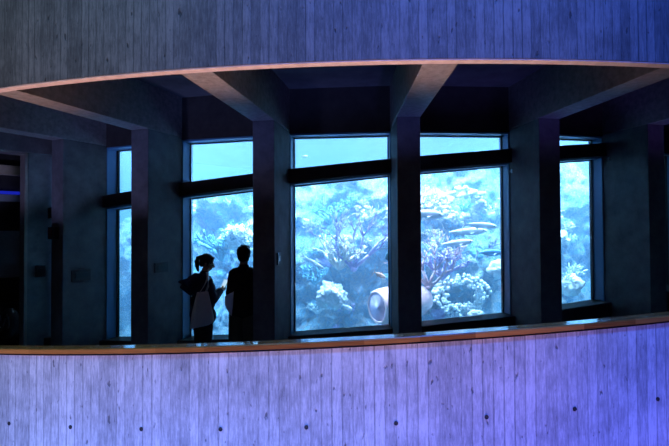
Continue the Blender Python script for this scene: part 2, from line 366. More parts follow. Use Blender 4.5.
dr = bpy.data.objects.new('door_1', None); C.objects.link(dr); dr.location = rp(10.6, TL, -2.3); struct(dr)
radial('door_jamb', MT['frame'], 10.165, 10.215, TL, -2.4, 1.37, .2, dr, .004)
radial('door_jamb', MT['frame'], 11.25, 11.30, TL, -2.4, 1.37, .2, dr, .004)
radial('door_head', MT['frame'], 10.165, 11.30, TL, 1.33, 1.372, .2, dr, .004)
TB = -.765
struct(radial('wall_beyond', MT['dark'], RI - .12, RF - .2, TB, -2.8, CEIL, .12))
def onwall(name, label, cat, m, R0, R1, z0, z1, d, bevel=.004):
    t0 = TB + (.06 + d / 2) / 10.1
    o = radial(name, m, R0, R1, t0, z0, z1, d, bevel=bevel); return setp(o, label, cat)
onwall('wall_shelf', 'pale wooden shelf high on the wall through the left doorway', 'shelf', MT['shelf'], 9.72, 10.9, 1.13, 1.31, .16)
onwall('strip_light', 'thin blue glowing strip light through the left doorway', 'light', MT['bluelamp'], 9.72, 10.9, .76, .82, .06)
onwall('ledge', 'grey ledge right below the blue strip light', 'ledge', MT['grey'], 9.72, 10.9, .62, .75, .08)
onwall('notice_panel', 'plain grey panel low on the wall through the left doorway', 'panel', MT['grey'], 9.72, 10.9, -.86, .05, .03)
cb = thing('cabinet', 'low black cabinet at the bottom of the left doorway', 'cabinet', rp(10.2, TB + .03, -2.4))
radial('body', MT['black'], 9.75, 10.7, TB + .036, -2.45, -1.28, .5, cb, .01)
bg = thing('backpack', 'black backpack with curved shiny straps standing in the left doorway', 'backpack', rp(10.25, -.655, -1.5))
c = rp(10.22, -.655, -1.55)
mb = MB()
for dz, r in ((-.3, .15), (-.2, .19), (0, .2), (.15, .17), (.24, .1), (.27, .04)): pass
mb.ball(c + Vector((0, 0, -.05)), (.17, .15, .30)); mb.ball(c + Vector((.02, -.1, -.16)), (.12, .1, .14)); remesh(mb, 'body', MT['black'], bg, .02)
for s in (-1, 1):
    pts = [c + Vector((s * .07 + .03 * sin(a * 1.3), -.17 + .02 * abs(sin(a)), .16 - a * .13)) for a in (0, .5, 1, 1.5, 2, 2.5)]
    MB().tube(pts, .012, 6).build('strap', MT['plate'], bg, True)
MB().tube([c + Vector((-.09 + .03 * i, -.2 - .004 * i, -.13 - .035 * i + .012 * i * i)) for i in range(7)], .011, 6).build('handle', MT['plate'], bg, True)
# small fittings
def plaque(name, label, cat, t, side, R, z, wR, hz, m, m2=None, tilt=0):
    f = t; off = side * (HW + .008)
    e = thing(name, label, cat, rp(R, f, z, off))
    mb = MB().hexa([rp(R + wR / 2, f, z - hz / 2, off - .008), rp(R + wR / 2, f, z - hz / 2, off + .008), rp(R - wR / 2, f, z - hz / 2, off + .008), rp(R - wR / 2, f, z - hz / 2, off - .008),
                    rp(R + wR / 2, f, z + hz / 2, off - .008), rp(R + wR / 2, f, z + hz / 2, off + .008), rp(R - wR / 2, f, z + hz / 2, off + .008), rp(R - wR / 2, f, z + hz / 2, off - .008)])
    mb.build('plate', m, e, bevel=.003); off += side * .011
    mb = MB()
    w2, h2 = wR * .62, hz * .45
    mb.hexa([rp(R + w2 / 2, f, z - h2 / 2, off - .004), rp(R + w2 / 2, f, z - h2 / 2, off + .004), rp(R - w2 / 2, f, z - h2 / 2, off + .004), rp(R - w2 / 2, f, z - h2 / 2, off - .004),
             rp(R + w2 / 2, f, z + h2 / 2, off - .004), rp(R + w2 / 2, f, z + h2 / 2, off + .004), rp(R - w2 / 2, f, z + h2 / 2, off + .004), rp(R - w2 / 2, f, z + h2 / 2, off - .004)])
    mb.build('insert', m2 or MT['plate'], e)
    return e
plaque('switch_plate', 'small metal switch plate on the column side right of the man', 'switch', FIN[1], 1, 10.36, -.33, .12, .15, MT['black'], MT['plate'])
plaque('wall_plaque', 'small dark plaque on the side of the column left of the woman', 'plaque', FIN[0], 1, 10.25, -.47, .26, .13, MT['dark'], MT['black'])
plaque('wall_plaque', 'small dark plaque on the side of the alarm box column', 'plaque', FIN[-1], 1, 10.22, -.63, .30, .16, MT['dark'], MT['black'])
plaque('wall_plaque', 'leftmost small dark plaque, on the wall panel beside the doorway', 'plaque', TL, 1, 9.98, -.65, .16, .20, MT['dark'], MT['black'])
al = thing('alarm_box', 'small dark red alarm box on the front edge of the leftmost column', 'alarm', rp(RO + .05, FIN[-1], 0))
c = rp(RO + .045, FIN[-1], .0, -.01); MB().box(c, (.14, .09, .18), FIN[-1]).build('housing', MT['black'], al, bevel=.01)
MB().box(rp(RO + .095, FIN[-1], .0, -.01), (.09, .012, .10), FIN[-1]).build('front_plate', MT['red'], al, bevel=.003)
for (t, sd, R, z, lb) in ((FIN[3], -1, 9.86, .80, 'tiny metal hook high on the column right of the silver fish window'), (FIN[4], -1, 9.9, 1.0, 'tiny metal hook high on the wide dark right-hand column')):
    e = thing('wall_hook', lb, 'hook', rp(R, t, z, sd * HW))
    MB().box(rp(R, t, z, sd * (HW + .004)), (.008, .03, .05), t).build('base_plate', MT['plate'], e)
    p = [rp(R, t, z, sd * (HW + .008)), rp(R, t, z - .01, sd * (HW + .03)), rp(R, t, z + .01, sd * (HW + .04))]
    MB().tube(p, .004, 6).build('prong', MT['plate'], e, True)
for t, R0, R1, lb in ((.0, 11.9, 12.2, 'short dark recessed ceiling fitting above the second widest window'), (.079, 11.55, 12.3, 'longer dark ceiling fitting right of the middle beam')):
    e = thing('ceiling_fitting', lb, 'light fitting', rp((R0 + R1) / 2, t, CEIL))
    radial('housing', MT['black'], R0, R1, t, CEIL - .05, CEIL + .004, .07, e, .005)
    radial('diffuser', MT['dark'], R0 + .03, R1 - .03, t, CEIL - .056, CEIL - .049, .045, e)
# ---------------------------------------------------------------- the tank
struct(MB().sweep([(RG - .03, -3.4), (RG - .03, -3.5), (2, -3.5), (2, -3.4)], -1.9, 1.9, 60).build('tank_floor', MT['tank']))
# far side of the drum: lining
mb = MB(); vs = []; fs = []; n = 72
for i in range(n + 1):
    t = -1.15 - (2 * PI - 2.3) * i / n
    for z in (-3.5, 3.2): vs.append(rp(RG - .05, t, z))
for i in range(n): fs.append((2 * i, 2 * i + 1, 2 * i + 3, 2 * i + 2))
o = mb.add(vs, fs).build('wall_tank', MT['tank'], solid=.05); struct(o)
wv = MB(); rg = []
for z in (-3.39, 2.2): rg.append([(9.52 * sin(2 * PI * k / 96), -9.52 * cos(2 * PI * k / 96), z) for k in range(96)])
wa = setp(wv.rings(rg).build('sea_water', MT['water']), 'clear blue sea water filling the round tank', 'water', kind='stuff')
m = bpy.data.materials.new('water_surface'); m.use_nodes = True; t_ = m.node_tree; t_.nodes.clear()
o_ = t_.nodes.new('ShaderNodeOutputMaterial'); a_ = t_.nodes.new('ShaderNodeBsdfTransparent'); g_ = t_.nodes.new('ShaderNodeBsdfGlossy'); g_.inputs['Roughness'].default_value = .15
x_ = t_.nodes.new('ShaderNodeMixShader'); x_.inputs[0].default_value = .35; tc_ = t_.nodes.new('ShaderNodeTexCoord'); n_ = t_.nodes.new('ShaderNodeTexNoise'); n_.inputs['Scale'].default_value = 1.6; n_.inputs['Detail'].default_value = 3
b_ = t_.nodes.new('ShaderNodeBump'); b_.inputs['Strength'].default_value = .6; b_.inputs['Distance'].default_value = .2
for p_, q_ in ((tc_.outputs['Object'], n_.inputs['Vector']), (n_.outputs['Fac'], b_.inputs['Height']), (b_.outputs[0], g_.inputs['Normal']), (a_.outputs[0], x_.inputs[1]), (g_.outputs[0], x_.inputs[2]), (x_.outputs[0], o_.inputs[0])): t_.links.new(p_, q_)
MB().add([(9.50 * sin(2 * PI * k / 96), -9.50 * cos(2 * PI * k / 96), 2.21) for k in range(96)], [tuple(range(96))]).build('water_surface', m, wa)
#REEF
def nz(v, s=1.0): return noise.noise(Vector(v) * s)
def reef_r(t, z):
    x, y = 8 * sin(t), -8 * cos(t); p = Vector((x, y, z))
    r = 7.35 + .55 * nz(p, .55) + .38 * nz(p + Vector((9, 2, 4)), 1.3) + .20 * abs(nz(p, 2.6)) + .10 * nz(p, 5.5) + .05 * nz(p, 11) + .03 * nz(p, 22)
    return r - .22 * max(0, z + .6) + .25 * max(0, -1.2 - z)
def reef_top(t): return 1.15 + .9 * t + .16 * nz((t * 9, 3.1, 0)) + .12 * nz((t * 26, 1.7, 2))
NU, NV = 520, 150
vs = []; fs = []
for i in range(NU + 1):
    t = -1.15 + 2.3 * i / NU; zt = reef_top(t)
    for j in range(NV + 1):
        s = j / NV
        if s < .8:
            z = -3.38 + (zt + 3.38) * (s / .8); R = reef_r(t, z)
        else:
            q = (s - .8) / .2; R0 = reef_r(t, zt); R = R0 - 2.8 * q; z = zt + .25 * sin(q * 3) * (1 - q) + .18 * nz((R * sin(t), -R * cos(t), 5), 2.2) * min(1, q * 4) - 1.2 * q * q
        vs.append(rp(R, t, z))
for i in range(NU):
    for j in range(NV):
        a = i * (NV + 1) + j; fs.append((a, a + NV + 1, a + NV + 2, a + 1))
mb = MB().add(vs, fs); o = mb.build('reef_rock', MT['rock'], smooth=True, origin=(0, -7, -3.4))
setp(o, 'huge craggy pale reef rock filling the middle of the tank behind all the windows', 'rock')
CM = dict(
    white=noisy('white_coral', (.70, .80, .80), (.95, .97, .95), 9, .8, .7, .03, 6), cream=noisy('cream_coral', (.62, .62, .56), (.92, .88, .82), 14, .8, .8, .02, 6),
    pink=noisy('pink_coral', (.66, .42, .48), (.92, .66, .66), 12, .8, .6, .02, 6), violet=noisy('violet_coral', (.34, .32, .60), (.60, .54, .80), 12, .8, .6, .02, 6),
    teal=noisy('teal_coral', (.10, .34, .48), (.34, .66, .76), 14, .8, .7, .02, 6), sponge=noisy('pink_sponge', (.95, .55, .56), (1.0, .70, .68), 5, .7, .25, .02, 6), inner=noisy('sponge_inside', (.86, .64, .92), (.95, .76, .98), 8, .8, .2, .02))
def basis(t):  # outward, sideways, up at a place on the drum
    return Vector((sin(t), -cos(t), 0)), Vector((cos(t), sin(t), 0)), Vector((0, 0, 1))
def branching(name, label, cat, t, z, size, m, seed, R=None, depth=4, spread=.75, lean=.35, planar=False, group=None, up=.8, r0=.06):
    rnd = random.Random(seed); out, sd, upv = basis(t)
    R = R or reef_r(t, z) - .03; p0 = rp(R, t, z)
    mb = MB()
    def grow(p, d, L, r, k):
        q = p + d * L
        mid = p + d * L * .5 + Vector((rnd.uniform(-1, 1), rnd.uniform(-1, 1), rnd.uniform(-1, 1))) * L * .08
        mb.tube([p, mid, q], [r, r * .85, r * .68], 5)
        if k == 0: return
        for _ in range(rnd.choice((2, 3, 3) if not planar else (2, 2, 3))):
            j = sd * rnd.uniform(-1, 1) + upv * rnd.uniform(-.6, 1) + (out * rnd.uniform(-.8, 1) if not planar else out * .08)
            grow(q, (d + j * spread).normalized(), L * rnd.uniform(.62, .85), r * .66, k - 1)
    nb = 5 if not planar else 4
    for b in range(nb):
        a = (b / (nb - 1) - .5) * 2
        d = (upv * up + sd * a * .9 + out * (lean + (0 if planar else rnd.uniform(-.1, .4)))).normalized()
        grow(p0, d, size * .3, size * r0, depth - 1)
    mb.ball(p0, (size * .05, size * .05, size * .04))
    o = mb.build(name, m, smooth=True, origin=p0); return setp(o, label, cat, group)
def lump(name, label, cat, t, z, size, m, seed, sq=(1, 1, .8), groove=0, group=None, R=None):
    out, sd, up = basis(t); R = R or reef_r(t, z); p0 = rp(R, t, z)
    bm = bmesh.new(); bmesh.ops.create_icosphere(bm, subdivisions=5 if size > .19 else 4, radius=1)
    for v in bm.verts:
        c = v.co.copy(); n_ = c.normalized()
        h = 1 + .34 * nz(c + Vector((seed, 0, 0)), 1.6) + .20 * nz(c, 4.5) + groove * abs(nz(c + Vector((seed, 3, 1)), 5)) + .10 * nz(c, 12) + .05 * nz(c, 24)
        v.co = p0 + (sd * n_.x * sq[0] + out * n_.y * sq[1] + up * n_.z * sq[2]) * h * size
    me_v = [v.co.copy() for v in bm.verts]; me_f = [tuple(v.index for v in f.verts) for f in bm.faces]; bm.free()
    o = MB().add(me_v, me_f).build(name, m, smooth=True, origin=p0); return setp(o, label, cat, group)
def plate_coral(name, label, t, z, size, m, seed):
    out, sd, up = basis(t); p0 = rp(reef_r(t, z) - .05, t, z); rg = []
    for rr, h in ((.05, -.5), (.08, -.2), (.55, -.02), (1, .1), (1.02, .16), (.6, .06), (.1, -.04)):
        rg.append([p0 + out * size * .55 + (sd * cos(a) + out * sin(a) * .8) * size * rr * (1 + .16 * nz((cos(a) * 2, sin(a) * 2, seed + rr)) + .05 * nz((a * 4, seed, 1))) + up * size * (h + .05 * sin(a * 5 + seed)) for a in [2 * PI * k / 30 for k in range(30)]])
    o = MB().rings(rg).build(name, m, smooth=True, origin=p0); return setp(o, label, 'coral')
# corals the windows show one by one
lump('coral_clump', 'bright white rounded coral clump low in the widest window', 'coral', -.0639, -1.06, .20, CM['white'], 1, (1.05, .9, 1.0), .3, R=8.35)
lump('coral_clump', 'pale coral mound in the left window above the woman\'s head', 'coral', -.290, -.10, .24, CM['white'], 5, (1.15, .9, .8), .3, R=8.0)
branching('branching_coral', 'spiky white coral bush fanning out above the man in the left window', 'coral', -.262, -.42, .75, CM['white'], 3, 8.0)
branching('branching_coral', 'tall branching coral at the left side of the left window', 'coral', -.335, -.5, .85, CM['teal'], 8, 7.95)
branching('sea_fan', 'large lilac sea fan spreading across the middle of the widest window', 'coral', -.020, -.62, 1.15, CM['violet'], 11, 8.25, 5, .8, .1, True, r0=.032)
branching('branching_coral', 'pale branching coral in front of the lilac sea fan', 'coral', -.050, -.62, .75, CM['cream'], 21, 8.15, 4)
branching('branching_coral', 'white twiggy coral low at the left side of the widest window', 'coral', -.105, -.9, .5, CM['teal'], 14, 8.05)
branching('sea_fan', 'pinkish sea fan left of centre in the window with the three silver fish', 'coral', .128, -.92, 1.0, CM['pink'], 17, 8.3, 5, .8, .15, True, r0=.034)
branching('branching_coral', 'lilac branching coral standing behind the pinkish sea fan', 'coral', .163, -.8, .8, CM['violet'], 19, 8.1)
# ring shaped growth: torus of lumps
def ring_growth(label, t, z, R, rad, m, seed, thick=.09):
    out, sd, up = basis(t); p0 = rp(R, t, z); rnd = random.Random(seed); mb = MB()
    for k in range(230):
        a = 2 * PI * k / 230; mb.ball(p0 + (sd * cos(a) * 1.15 + up * sin(a) * .8 + out * .2 * sin(a * 2)) * rad * rnd.uniform(.60, 1.22) + out * rnd.uniform(-.05, .06), thick * rnd.uniform(.15, .5), 6, 5)
    o = mb.build('coral_growth', m, smooth=True, origin=p0); return setp(o, label, 'coral')
ring_growth('wreath shaped pale coral low right in the window with the three silver fish', .2105, -1.10, 8.0, .36, CM['white'], 2)
ring_growth('wreath shaped white coral above the three silver fish', .2284, .45, 7.75, .34, CM['cream'], 6, .11)
lump('coral_knob', 'small white coral knob low beside the wreath shaped coral', 'coral', .2165, -1.36, .10, CM['white'], 9, (1.3, .9, .75), R=8.45)
lump('coral_clump', 'white coral lump at the right edge of the silver fish window', 'coral', .2700, -.62, .16, CM['white'], 12, (1, .9, .8), .2, R=8.4)
plate_coral('table_coral', 'flat table coral high up in the narrow right window', .478, .30, .42, CM['white'], 3)
lump('coral_clump', 'white coral head halfway down the narrow right window', 'coral', .462, -.15, .20, CM['white'], 15, (1, .9, .8), .3, R=7.95)
branching('branching_coral', 'white bushy coral low in the narrow right window', 'coral', .482, -1.15, .75, CM['white'], 23, 7.95)
lump('coral_clump', 'pale coral head at the very bottom of the narrow right window', 'coral', .468, -.98, .18, CM['cream'], 18, (1, .9, .9), .3, R=8.25)
branching('branching_coral', 'pale coral bush showing in the narrow leftmost window', 'coral', -.60, -1.0, .7, CM['teal'], 25, 7.8)
branching('branching_coral', 'dull blue staghorn thicket high at the left side of the widest window', 'coral', -.085, .15, .6, CM['teal'], 8)
branching('branching_coral', 'pale staghorn thicket high at the right side of the widest window', 'coral', .03, .1, .6, CM['cream'], 12)
branching('branching_coral', 'cream branching thicket at the upper left of the silver fish window', 'coral', .15, .2, .8, CM['cream'], 15)
# the many smaller heads all over the rock
used = set(); rnd = random.Random(4); kinds = [('round', 'coral_head'), ('bush', 'branching_coral')]
for i in range(150):
    t = -.72 + 1.34 * (i + rnd.random()) / 150; z = rnd.uniform(-2.0, .55); s = rnd.uniform(.06, .14)
    c_ = rnd.choice(['white', 'cream', 'teal', 'teal', 'violet', 'white'])
    v_ = cam.matrix_world.inverted() @ rp(reef_r(t, z), t, z); px = 334.5 + 479.52 * v_.x / -v_.z; py = 223 - 479.52 * v_.y / -v_.z
    wn_ = None
    for a_, b_, n_ in ((119, 133, 'narrow leftmost window'), (191, 252, 'left window'), (294, 390, 'widest window'), (422, 505, 'silver fish window'), (560, 592, 'narrow right window')):
        if a_ <= px <= b_: wn_ = n_; u_ = ('left side', 'middle', 'right side')[min(2, int(3 * (px - a_) / (b_ - a_)))]
    knob = i % 3 == 0
    kd = 'knobbly coral head' if knob else 'twiggy coral tuft'
    if wn_: lb = 'small %s %s, %s, %s of the %s' % (c_, kd, 'low down' if py > 290 else 'halfway up' if py > 240 else 'high up', u_, wn_)
    else: lb = 'small %s on the reef rock, hidden behind a column or wall' % kd
    if wn_ and lb in used: continue
    used.add(lb)
    if knob: lump('knobbly_coral', lb, 'coral', t, z, s, CM[c_], i * 1.7, (1, .8, .75), .35, 'knobbly coral heads on the reef rock')
    else: branching('branching_coral', lb, 'coral', t, z, s * 3.2, CM[c_], i, None, 3, .8, .5, group='twiggy coral tufts on the reef rock', r0=.055)
# pink tube sponge, lying, mouth to the left and a little towards the glass
ts = thing('tube_sponge', 'big smooth pink barrel shaped sponge lying low behind the middle column', 'sponge', (.55, -8.5, -1.75))
a = Vector((.19, -8.66, -1.19)); b = Vector((1.02, -8.10, -1.13)); d = (b - a).normalized(); u = d.cross(Vector((0, 0, 1))).normalized(); v = u.cross(d).normalized()
a = a; rg = []
prof = [(.06, .20), (.015, .226), (0, .240), (.03, .262), (.12, .285), (.35, .30), (.6, .30), (.85, .27), (1.0, .20), (1.05, .08)]
for x, r in prof: rg.append([a + d * x + (u * cos(k * PI / 18) + v * sin(k * PI / 18)) * r * (1 + .02 * nz((x * 4, cos(k * PI / 18), sin(k * PI / 18)), 3)) for k in range(36)])
MB().rings(rg).build('body', CM['sponge'], ts, True)
rg = [[a + d * x + (u * cos(k * PI / 18) + v * sin(k * PI / 18)) * r for k in range(36)] for x, r in ((.022, .226), (.035, .15), (.045, .07), (.05, .01))]
MB().rings(rg).build('mouth', CM['inner'], ts, True)
lump('reef_boulder', 'pale boulder under the pink tube sponge', 'rock', .065, -1.95, .52, MT['rock'], 31, (1.6, 1, .95), .1, R=8.3)
# ---------------------------------------------------------------- fish
FM = dict(silver=mat('silver_scales', (.95, .97, .97), .4, 0), belly=mat('white_belly', (.95, .97, .96), .5), blueback=mat('blue_back', (.12, .32, .52), .4, .1), finm=mat('pale_fin', (.85, .90, .93), .6), dark=mat('dark_fish', (.02, .10, .14), .5), orange=mat('orange_fish', (.95, .55, .42), .5), eye=mat('fish_eye', (.01, .01, .01), .2))
def fish(label, loc, L, H, yaw, pitch=0, body='silver', finc='finm', fork=.5, roll=0):
    loc = Vector(loc); e = thing('fish', label, 'fish', loc)
    Rm = Matrix.Rotation(yaw, 3, 'Z') @ Matrix.Rotation(-pitch, 3, 'Y') @ Matrix.Rotation(roll, 3, 'X')
    T = lambda x, y, z: loc + Rm @ Vector((x * L, y * L, z * L))
    h = H / L / 2; rg = []
    for s, k, zc in ((.5, .04, -.01), (.485, .22, -.01), (.45, .45, -.005), (.38, .72, 0), (.27, .93, 0), (.12, 1, 0), (-.02, .92, 0), (-.16, .68, .002), (-.28, .38, .003), (-.36, .17, .004), (-.41, .10, .004)):
        rg.append([T(s, cos(a) * h * k * .55, zc + sin(a) * h * k) for a in [2 * PI * q / 16 for q in range(16)]])
    bo = MB().rings(rg).build('body', FM[body], e, True)
    def fin(name, pts, th=.008, tilt=None):
        f = [T(x, y - th, z) for x, y, z in pts]; g = [T(x, y + th, z) for x, y, z in pts]; n = len(pts)
        m_ = MB().add(f + g, [tuple(range(n))[::-1], tuple(range(n, 2 * n))] + [(i, (i + 1) % n, (i + 1) % n + n, i + n) for i in range(n)])
        return m_.build(name, FM[finc], e)
    fin('tail_fin', [(-.38, 0, .02), (-.47, 0, h * 1.25), (-.54, 0, h * 3.1), (-.475, 0, h * .55), (-.45, 0, 0), (-.475, 0, -h * .55), (-.54, 0, -h * 3.1), (-.47, 0, -h * 1.25), (-.39, 0, -.02)] if fork else [(-.38, 0, .02), (-.52, 0, h), (-.54, 0, 0), (-.52, 0, -h), (-.38, 0, -.02)])
    fin('dorsal_fin', [(.16, 0, h * .85), (.10, 0, h * 1.5), (.0, 0, h * 1.2), (-.22, 0, h * .62), (-.24, 0, h * .35), (-.05, 0, h * .7)])
    fin('anal_fin', [(-.02, 0, -h * .8), (-.06, 0, -h * 1.45), (-.12, 0, -h * 1.0), (-.26, 0, -h * .5), (-.24, 0, -h * .3)])
    for s in (-1, 1): fin('pectoral_fin', [(.24, s * h * .5, -.1 * h), (.12, s * h * .95, -.55 * h), (.07, s * h * .95, -.6 * h), (.18, s * h * .5, -.3 * h)], .004)
    m_ = MB()
    for s in (-1, 1): m_.ball(T(.41, s * h * .26, h * .12), .010 * L / .5, 8, 6)
    m_.build('eyes', FM['eye'], e, True)
    return e
fish('uppermost of the three silver fish swimming right in the centre-right window', (1.79, -8.72, .09), .56, .100, .18, -.08)
fish('middle of the three silver fish swimming right, the longest one', (1.58, -8.66, -.01), .70, .118, .12, .05)
fish('lowest of the three silver fish swimming right, with the bluish flank', (1.43, -8.60, -.19), .60, .105, .15, .10, 'silver')
fish('silver fish half hidden by the left edge of the centre-right window, above the three', (.90, -8.90, .26), .62, .145, .1, -.05, 'belly')
fish('blue backed fish swimming right at the right edge of the silver fish window', (2.02, -8.38, -.35), .48, .11, .2, 0, 'blueback')
fish('tiny white fish just below the noses of the three silver fish', (1.93, -8.7, -.10), .14, .05, .9, .5, 'belly')
fish('tiny white fish alone near the water surface in the upper pane of the widest window', (-.90, -8.85, 1.17), .10, .035, 0, 0, 'belly')
fish('dark fish with its tail behind the middle column edge', (.52, -8.98, -.30), .46, .20, 3.4, -.5, 'dark', 'dark', .5)
fish('small orange pink fish just above the tube sponge', (.24, -8.88, -.66), .22, .07, .3, -.45, 'orange', 'orange')
fish('long slim dusky fish slanting down in the left half of the widest window', (-.79, -8.76, -.47), .42, .05, .1, -.55, 'finm', 'finm')
fish('small white fish between the coral clump and the tube sponge', (-.28, -8.45, -1.22), .22, .08, -.3, -.45, 'belly')
fish('small white fish high in the window above the woman', (-2.9, -8.3, .35), .16, .05, .4, .3, 'belly')
# ---------------------------------------------------------------- people
def hand(mb, wrist, fwd, side, palm, s=1.0, curl=.5):
    """palm and five fingers: fwd along the hand, side towards the thumb, palm the way the palm faces"""
    w_, f, d, p = Vector(wrist), Vector(fwd).normalized(), Vector(side).normalized(), Vector(palm).normalized()
    mb.cap_(w_, w_ + f * .03 * s, .024 * s, .028 * s, 10)
    for k in range(4):
        o = (k - 1.5) * .019 * s; base = w_ + f * .085 * s + d * (-o)
        mb.cap_(w_ + f * .025 * s + d * (-o * .7), base, .0135 * s, .0115 * s, 8)
        L = (.040, .046, .043, .033)[k] * s; q = f; p0 = base
        for j in range(3):
            q = (q + p * curl * .75).normalized(); p1 = p0 + q * L * (1, .7, .55)[j]
            mb.cap_(p0, p1, (.0098, .009, .0082)[j] * s, (.009, .0082, .0072)[j] * s, 8); p0 = p1
    t0 = w_ + f * .03 * s + d * .02 * s; t1 = t0 + (d * .8 + f * .7).normalized() * .035 * s; t2 = t1 + (f + p * .5 * curl + d * .1).normalized() * .032 * s; t3 = t2 + (f + p * .8 * curl).normalized() * .024 * s
    mb.cap_(t0, t1, .0145 * s, .0115 * s, 8); mb.cap_(t1, t2, .011 * s, .010 * s, 8); mb.cap_(t2, t3, .0095 * s, .008 * s, 8)
def local(loc, yaw):
    """x = the person's right, y = the way they face, z = up"""
    Rm = Matrix.Rotation(yaw, 3, 'Z'); L = Vector(loc)
    return (lambda x, y, z: L + Rm @ Vector((x, y, z))), Rm
def head(mb, P, Rm, c, tilt, s=1.0):
    """c: head centre (local); tilt: nod rotation about x; returns the head frame"""
    N = Rm @ Matrix.Rotation(-tilt, 3, 'X'); o = P(*c); H = lambda x, y, z: o + N @ (Vector((x, y, z)) * s)
    mb.ball(H(0, -.012, .025), (.073 * s, .090 * s, .088 * s), 18, 12, N); mb.ball(H(0, .03, -.03), (.058 * s, .058 * s, .072 * s), 16, 10, N)
    mb.cap_(H(0, .055, -.088), H(0, .03, -.07), .022 * s, .04 * s); mb.cap_(H(-.035, 0, -.05), H(.035, 0, -.05), .035 * s, .035 * s)
    mb.cap_(H(0, .088, .018), H(0, .107, -.020), .009 * s, .015 * s, 8); mb.ball(H(0, .088, -.052), (.024 * s, .012 * s, .007 * s), 10, 6, N); mb.ball(H(0, .085, -.064), (.020 * s, .012 * s, .007 * s), 10, 6, N)
    mb.cap_(H(-.04, .078, .03), H(.04, .078, .03), .010 * s, .010 * s, 8)
    for k in (-1, 1): mb.ball(H(k * .076, -.01, -.005), (.009 * s, .019 * s, .031 * s), 10, 8, N); mb.ball(H(k * .034, .045, -.022), (.024 * s, .03 * s, .024 * s), 10, 8, N)
    return H, N
# --- the man in black, from behind, facing the window
ty = -.1600; zf = floorz(ty)
mo = rp(10.03, ty, zf); P, Rm = local(mo, ty + .22)
man = thing('person', 'person in a loose black T-shirt seen from behind, partly hidden by the column', 'person', mo)
b = MB()
for s in (-1, 1):
    b.cap_(P(s * .10, 0, .90), P(s * .115, .01, .50), .095, .062); b.cap_(P(s * .115, .01, .50), P(s * .12, -.02, .09), .062, .040)
    b.cap_(P(s * .12, -.03, .045), P(s * .135, .14, .03), .04, .032)
b.cap_(P(-.09, 0, .93), P(.09, 0, .93), .12, .12); b.cap_(P(-.06, 0, 1.10), P(.06, 0, 1.10), .115, .115); b.cap_(P(-.06, 0, 1.28), P(.06, 0, 1.28), .11, .11)
b.cap_(P(-.12, 0, 1.395), P(.12, 0, 1.395), .06, .06); b.cap_(P(0, 0, 1.38), P(0, .01, 1.52), .065, .056)
b.cap_(P(-.145, 0, 1.38), P(-.175, -.02, 1.12), .050, .040); b.cap_(P(-.175, -.02, 1.12), P(-.15, .14, .95), .040, .029)
b.cap_(P(.145, 0, 1.38), P(.175, -.02, 1.12), .050, .040); b.cap_(P(.175, -.02, 1.12), P(.175, .06, .88), .040, .029)
hand(b, P(-.15, .14, .95), Rm @ Vector((.05, .3, -1)), Rm @ Vector((.2, 1, .2)), Rm @ Vector((1, 0, 0))); hand(b, P(.175, .06, .88), Rm @ Vector((0, .2, -1)), Rm @ Vector((-.2, 1, .2)), Rm @ Vector((-1, 0, 0)))
H, N = head(b, P, Rm, (0, .02, 1.622), .05, 1.06)
remesh(b, 'body', MT['skin'], man, .009, 3)
h = MB(); h.ball(H(0, -.022, .030), (.092, .104, .100), 20, 12, N); h.ball(H(0, -.055, -.015), (.080, .058, .078), 16, 10, N); h.cap_(H(-.04, .045, .095), H(.04, .045, .095), .03, .03)
rn = random.Random(2)
for _ in range(60):
    a = rn.uniform(0, 2 * PI); e_ = rn.uniform(-.2, 1.4); q = (cos(a) * cos(e_) * .078, -abs(sin(a)) * cos(e_) * .092 - .02 if e_ < .6 else sin(a) * cos(e_) * .09 - .02, sin(e_) * .092 + .034)
    h.cap_(H(*q), H(q[0] * 1.10, q[1] * 1.08, q[2] + .004), .015, .006, 6)
remesh(h, 'hair', MT['hair'], man, .007, 1)
for s in (-1, 1): MB().ball(H(s * .031, .080, .002), (.013, .010, .009), 10, 8, N).build('eye', MT['shoe'], man, True)
t = MB()
t.cap_(P(-.11, 0, 1.385), P(.11, 0, 1.385), .072, .072); t.cap_(P(-.06, -.01, 1.27), P(.06, -.01, 1.27), .132, .132); t.cap_(P(-.065, -.01, 1.02), P(.065, -.01, 1.02), .134, .134); t.cap_(P(-.065, -.005, .90), P(.065, -.005, .90), .136, .136)
t.cap_(P(0, 0, 1.42), P(0, .005, 1.46), .085, .070); t.cap_(P(-.065, -.01, 1.15), P(.065, -.01, 1.15), .133, .133); t.cap_(P(-.065, -.01, .95), P(.065, -.01, .95), .136, .136)
for s in (-1, 1):
    t.cap_(P(s * .14, 0, 1.37), P(s * .172, -.02, 1.14), .066, .060); t.cap_(P(s * .172, -.02, 1.14), P(s * .174, -.02, 1.10), .062, .062)
remesh(t, 't_shirt', MT['blacktee'], man, .012, 3)
t = MB(); t.cap_(P(-.06, 0, .90), P(.06, 0, .90), .128, .128)
for s in (-1, 1): t.cap_(P(s * .085, 0, .86), P(s * .105, 0, .46), .115, .100); t.cap_(P(s * .105, 0, .46), P(s * .12, -.02, .10), .098, .080)
remesh(t, 'trousers', MT['khaki'], man, .012, 3)
for s in (-1, 1):
    t = MB(); t.cap_(P(s * .12, -.045, .05), P(s * .14, .15, .035), .052, .042); t.box(P(s * .13, .05, .015), (.10, .30, .03), 0, Rm); remesh(t, 'shoe', MT['shoe'], man, .01, 2)
bgm = thing('shoulder_bag', 'pale blue flat cloth bag hanging at the left hip of the person in black', 'bag', P(-.15, -.16, .95))
